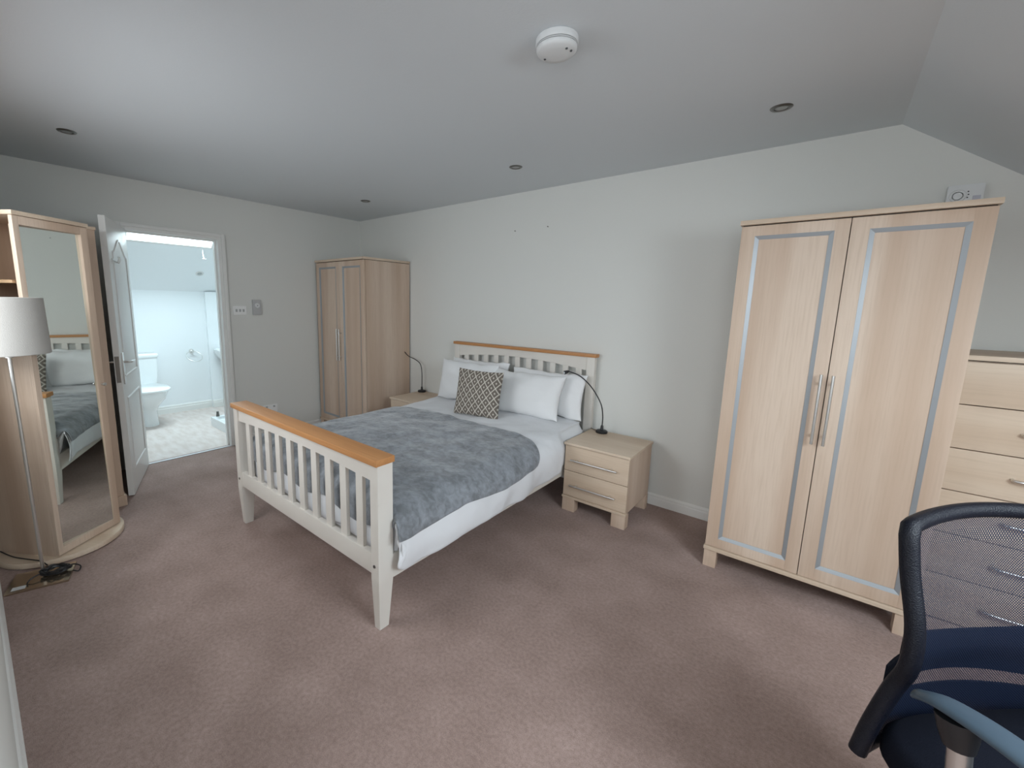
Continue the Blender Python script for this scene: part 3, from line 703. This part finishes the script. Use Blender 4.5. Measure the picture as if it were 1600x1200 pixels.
# ------------------------------------------------------------------ wall fittings
al = thing('carbon_monoxide_alarm', 'white alarm box with round speaker dish on the wall above the large wardrobe', 'alarm', (.325, YW, 1.87))
b = MB(); b.box(0, .118, -.032, 0, 0, .112, .012); b.build('case', M_WHITEP, al)
MB().lathe([(.018, -.0335), (.026, -.036), (.028, -.032), (.016, -.032), (.018, -.0335)], (.036, 0, .062), 32, axis='y').build('speaker_ring', M_WHITEP, al)
MB().lathe([(0, -.032), (.017, -.032), (.015, -.0345), (0, -.036)], (.036, 0, .062), 24, axis='y').build('speaker_dish', M_WHITEP, al)
for dx, dz in ((.067, .078), (.069, .065), (.067, .052)): MB().lathe([(0, -.0318), (.0028, -.0318), (.0028, -.033), (0, -.033)], (dx, 0, dz), 12, axis='y').build('indicator', M_BLACK, al)
MB().box(.083, .108, -.0335, -.031, .04, .058, .0008).build('test_button', mat('lilac_grey_plastic', (.5, .5, .56), .5), al)
sw = thing('light_switch', 'white double switch plate on the wall by the bathroom doorway', 'switch', (XW, 1.722, 1.292))
MB().box(0, .008, -.06, .06, -.042, .042, .004).build('plate', mat('bright_white_plastic', (.88, .88, .87), .35), sw)
for y in (-.032, .0, .032): MB().box(.008, .0125, y - .008, y + .008, -.013, .013, .0015).build('rocker', mat('pale_grey_rocker', (.46, .47, .47), .4), sw)
M_ROCK = mat('grey_rocker', (.42, .43, .43), .4)
th = thing('thermostat', 'grey wall thermostat right of the white switch plate', 'thermostat', (XW, 1.878, 1.322))
MB().box(0, .022, -.040, .040, -.072, .072, .005).build('case', mat('grey_plastic', (.50, .50, .50), .45), th)
MB().lathe([(0, .022), (.024, .022), (.022, .030), (0, .031)], (0, 0, .018), 24, axis='x').build('dial', M_WHITEP, th)
MB().lathe([(0, .031), (.004, .031), (.004, .033), (0, .033)], (0, 0, .018), 12, axis='x').build('pointer', M_DETAIL, th)
so = thing('power_socket', 'white double socket low on the wall behind the footboard', 'socket', (XW, 1.960, .300))
MB().box(0, .009, -.073, .073, -.042, .042, .004).build('plate', mat('bright_white_plastic', (.88, .88, .87), .35), so)
for y in (-.038, .038): MB().box(.009, .0115, y - .010, y + .010, .012, .030, .001).build('switch_rocker', M_ROCK, so)
for x, z, l_ in ((-2.114, 2.003, 'tiny screw in the wall above the bed, left one of the pair'), (-1.805, 2.009, 'tiny screw in the wall above the bed, right one of the pair')):
    tag(MB().lathe([(0, 0), (.004, 0), (.0045, -.007), (0, -.009)], (x, YW, z), 12, axis='y').build('screw', M_DARKMET), l_, 'screw', 'screws above the bed')

# ------------------------------------------------------------------ bathroom fittings
TY = 1.245
wc = thing('toilet', 'white close-coupled toilet with closed lid in the bathroom', 'toilet', (BX, TY, 0))
def ov(cx, a, bb, z, n=32, p=2.3, front=1.0):
    L_ = []
    for k in range(n):
        t_ = 2 * math.pi * k / n; c, s = math.cos(t_), math.sin(t_)
        L_.append((cx + a * (front if c > 0 else 1) * math.copysign(abs(c) ** (2 / p), c), bb * math.copysign(abs(s) ** (2 / p), s), z))
    return L_
MB().ring([ov(.32, .20, .095, 0), ov(.32, .195, .088, .05), ov(.33, .185, .082, .16), ov(.36, .20, .10, .22), ov(.40, .235, .155, .30), ov(.41, .25, .178, .36), ov(.41, .25, .180, .385)]).build('pan', M_CERAMIC, wc, angle=60)
MB().ring([ov(.43, .255, .195, .390), ov(.43, .262, .203, .396), ov(.43, .262, .203, .414), ov(.43, .25, .19, .424)]).build('seat_lid', M_CERAMIC, wc, angle=50)
MB().ring([ov(.115, .085, .155, .36, p=7), ov(.115, .09, .175, .50, p=7), ov(.115, .092, .18, .725, p=7)]).build('cistern', M_CERAMIC, wc, angle=60)
MB().ring([ov(.115, .10, .188, .725, p=7), ov(.115, .102, .19, .735, p=7), ov(.115, .102, .19, .755, p=7), ov(.115, .095, .183, .765, p=7)]).build('cistern_lid', M_CERAMIC, wc, angle=60)
MB().lathe([(0, .765), (.024, .765), (.023, .771), (0, .772)], (.115, 0, 0), 24).build('flush_button', M_CHROME, wc)
tr = thing('towel_ring', 'chrome towel ring on the bathroom wall right of the toilet', 'towel ring', (BX, 1.83, .745))
MB().lathe([(0, 0), (.028, 0), (.028, .006), (.014, .010), (.012, .04), (0, .042)], (0, 0, 0), 24, axis='x').build('mount', M_CHROME, tr)
MB().tube([(.034 + .75 * .085 * (1 - math.cos(k * math.pi / 20)), .085 * math.sin(k * math.pi / 20), -.66 * .085 * (1 - math.cos(k * math.pi / 20))) for k in range(41)], .0045, 8).build('ring', M_CHROME, tr)
st = thing('shower_tray', 'low white shower tray on the bathroom floor just inside the doorway', 'shower tray', (-5.125, 1.690, 0))
b = MB(); b.box(0, .75, 0, .94, 0, .07); b.box(0, .75, 0, .04, .07, .10, .004); b.box(0, .04, .04, .94, .07, .10, .004); b.box(.71, .75, .04, .94, .07, .10, .004); b.box(.04, .71, .90, .94, .07, .10, .004)
b.build('tray', M_CERAMIC, st)
MB().lathe([(0, 0), (.018, 0), (.014, .03), (.012, .055), (0, .056)], (.022, .065, .10), 20).build('corner_fitting', M_DARKMET, st)
bs = thing('wash_basin', 'white wash basin at the right edge of the bathroom doorway', 'basin', (BX + .045, 2.27, 0))
MB().ring([ov(.16, .10, .12, .55, p=3), ov(.18, .16, .18, .64, p=3), ov(.20, .195, .235, .72, p=4), ov(.20, .198, .24, .765, p=4), ov(.20, .18, .22, .765, p=4), ov(.20, .14, .17, .70, p=3)]).build('bowl', M_CERAMIC, bs, angle=60)
MB().ring([ov(.12, .10, .085, .0, p=3), ov(.12, .085, .07, .3, p=3), ov(.13, .10, .09, .56, p=3)]).build('pedestal', M_CERAMIC, bs, angle=60)
MB().tube(crom([(.05, 0, .765), (.05, 0, .85), (.09, 0, .87), (.14, 0, .84)]), .011, 12).build('tap', M_CHROME, bs)

# ------------------------------------------------------------------ office chair
FW = Vector((.7071, -.7071, 0)); LT = Vector((.7071, .7071, 0))
P0 = Vector((.168, 1.247, 0))
CWD = .46                                       # width of the back
seatc = P0 + LT * (CWD / 2) + FW * .27
ch = thing('office_chair', 'black mesh-backed office chair with armrests, cut off at the bottom right corner', 'chair', (seatc.x, seatc.y, 0), math.atan2(FW.y, FW.x))
# local frame: +x forward, +y to the chair's left (away from the camera); back near x=-.27
prof = [(.0, .955), (.018, .86), (.045, .755), (.048, .67), (.030, .60), (.012, .49), (.004, .41)]
pc = crom([(a - .27, 0, z) for a, z in prof], 5)
def hbul(t): return .018 * math.sin(math.pi * t)
NW = 24
def bp(i, t):     # surface of the mesh back
    p = pc[i]; d = -.045 * (1 - (2 * t - 1) ** 2)          # concave toward the sitter
    w_ = 1 + .10 * max(0, (.62 - p.z) / .2)
    return Vector((p.x + d, (t - .5) * (CWD * w_), p.z + (.012 * (1 - (2 * t - 1) ** 2) if i < 3 else 0)))
mb = MB(); uvl = mb.bm.loops.layers.uv.new('UVMap'); G = [[mb.bm.verts.new(bp(i, j / NW)) for j in range(NW + 1)] for i in range(len(pc))]
acc = [0]
for i in range(1, len(pc)): acc.append(acc[-1] + (pc[i] - pc[i - 1]).length)
for i in range(len(pc) - 1):
    for j in range(NW):
        f = mb.bm.faces.new((G[i][j], G[i][j + 1], G[i + 1][j + 1], G[i + 1][j]))
        for lp, (a_, c_) in zip(f.loops, ((i, j), (i, j + 1), (i + 1, j + 1), (i + 1, j))): lp[uvl].uv = (c_ / NW * CWD, acc[a_])
bk = mb.build('mesh_back', M_NET, ch, angle=180); bk.modifiers.remove(bk.modifiers['es'])
b = MB()
left = [bp(i, 0) for i in range(len(pc))]; right = [bp(i, 1) for i in range(len(pc))]
top = [bp(0, j / NW) for j in range(NW + 1)]; bot = [bp(len(pc) - 1, j / NW) for j in range(NW + 1)]
loop = left[::-1][:-1] + [left[0] * .6 + top[1] * .4] + top[1:-1] + [right[0] * .6 + top[-2] * .4] + right[1:]
b.tube(loop, .0165, 12); b.tube(bot, .013, 10); b.build('back_frame', M_NAVYGLOSS, ch, angle=60)
b = MB()   # lumbar support: two curved bands behind the mesh
for (zc, hh, sag) in ((.705, .024, .045), (.600, .034, .0)):
    rings = []
    for j in range(NW + 1):
        t_ = j / NW; d = -.058 * (1 - (2 * t_ - 1) ** 2); i0 = min(range(len(pc)), key=lambda q: abs(pc[q].z - zc)); x = pc[i0].x - .016 + d
        zz = zc - sag * (1 - (2 * t_ - 1) ** 2)
        rings.append([(x, (t_ - .5) * CWD, zz - hh), (x - .006, (t_ - .5) * CWD, zz - hh), (x - .006, (t_ - .5) * CWD, zz + hh), (x, (t_ - .5) * CWD, zz + hh)])
    b.ring(rings)
b.build('lumbar_support', M_NAVY, ch, angle=50)
# solid lower cover of the back
i1 = min(range(len(pc)), key=lambda q: abs(pc[q].z - .535)); b = MB(); rings = []
for i in range(i1, len(pc)): rings.append([bp(i, j / NW) + Vector((-.010, 0, 0)) for j in range(NW + 1)] + [bp(i, j / NW) + Vector((-.016, 0, 0)) for j in range(NW, -1, -1)])
b.ring(rings).build('lower_back_panel', M_NAVY, ch, angle=60)
# seat cushion
b = MB(); rings = []
def sq(a, bb, z, cx=0, p=5, n=40): return [(cx + a * math.copysign(abs(math.cos(k * 2 * math.pi / n)) ** (2 / p), math.cos(k * 2 * math.pi / n)), bb * math.copysign(abs(math.sin(k * 2 * math.pi / n)) ** (2 / p), math.sin(k * 2 * math.pi / n)), z) for k in range(n)]
b.ring([sq(.22, .20, .410, -.01), sq(.255, .245, .418, -.01), sq(.27, .262, .44, -.01), sq(.27, .262, .475, -.01), sq(.255, .245, .500, -.01), sq(.17, .17, .508, -.01)]); b.build('seat', M_NAVY, ch, angle=60)
MB().box(-.30, -.20, -.05, .05, .385, .415, .006).build('back_bracket', M_BLACK, ch)
for s in (-1, 1):
    ys = s * (CWD / 2 + .045)
    b = MB(); prof_a = crom([(-.170, ys, .660), (-.125, ys, .684), (-.04, ys, .698), (.06, ys, .694), (.13, ys, .672)], 6)
    rings = []
    for k, p in enumerate(prof_a):
        t_ = k / (len(prof_a) - 1); w_ = .030 * (math.sin(math.pi * min(max(t_, .03), .97)) ** .35); h_ = .011
        rings.append([p + Vector((0, w_ * math.cos(q), h_ * math.sin(q))) for q in [r * 2 * math.pi / 16 for r in range(16)]])
    b.ring(rings); a_ = b.build('armrest', M_ARM, ch, angle=70)
    MB().tube([(-.105, ys, .676), (-.100, ys, .65), (-.095, ys, .625)], [.030, .027, .021], 16).build('armrest_socket', M_BLACK, a_)
    MB().tube(crom([(-.095, ys, .64), (-.085, ys, .55), (-.070, ys, .45), (-.05, ys - s * .02, .405), (.0, ys - s * .10, .392)], 5), .0165, 14).build('arm_post', M_CHROME, a_)
MB().tube([(0, 0, .12), (0, 0, .26), (0, 0, .261), (0, 0, .39)], [.028, .028, .014, .014], 20).build('gas_lift', M_CHROME, ch)
MB().box(-.10, .10, -.08, .08, .375, .402, .008).build('seat_plate', M_BLACK, ch)
for k in range(5):
    a_ = k * 2 * math.pi / 5 + .3; c, s = math.cos(a_), math.sin(a_)
    lg = MB().tube([(0, 0, .12), (c * .12, s * .12, .105), (c * .26, s * .26, .075), (c * .29, s * .29, .072)], [.026, .022, .016, .014], 12).build('base_leg', M_BLACK, ch)
    b = MB(); px_, py_ = c * .28, s * .28
    for o_ in (-.012, .012): b.lathe([(0, -.009), (.024, -.009), (.026, -.005), (.026, .005), (.024, .009), (0, .009)], (px_ + o_ * -s * 1.0, py_ + o_ * c, .0265), 20, axis='y' if abs(c) > abs(s) else 'x')
    b.tube([(px_, py_, .03), (px_, py_, .08)], .007, 8); b.build('castor', M_BLACK, lg)
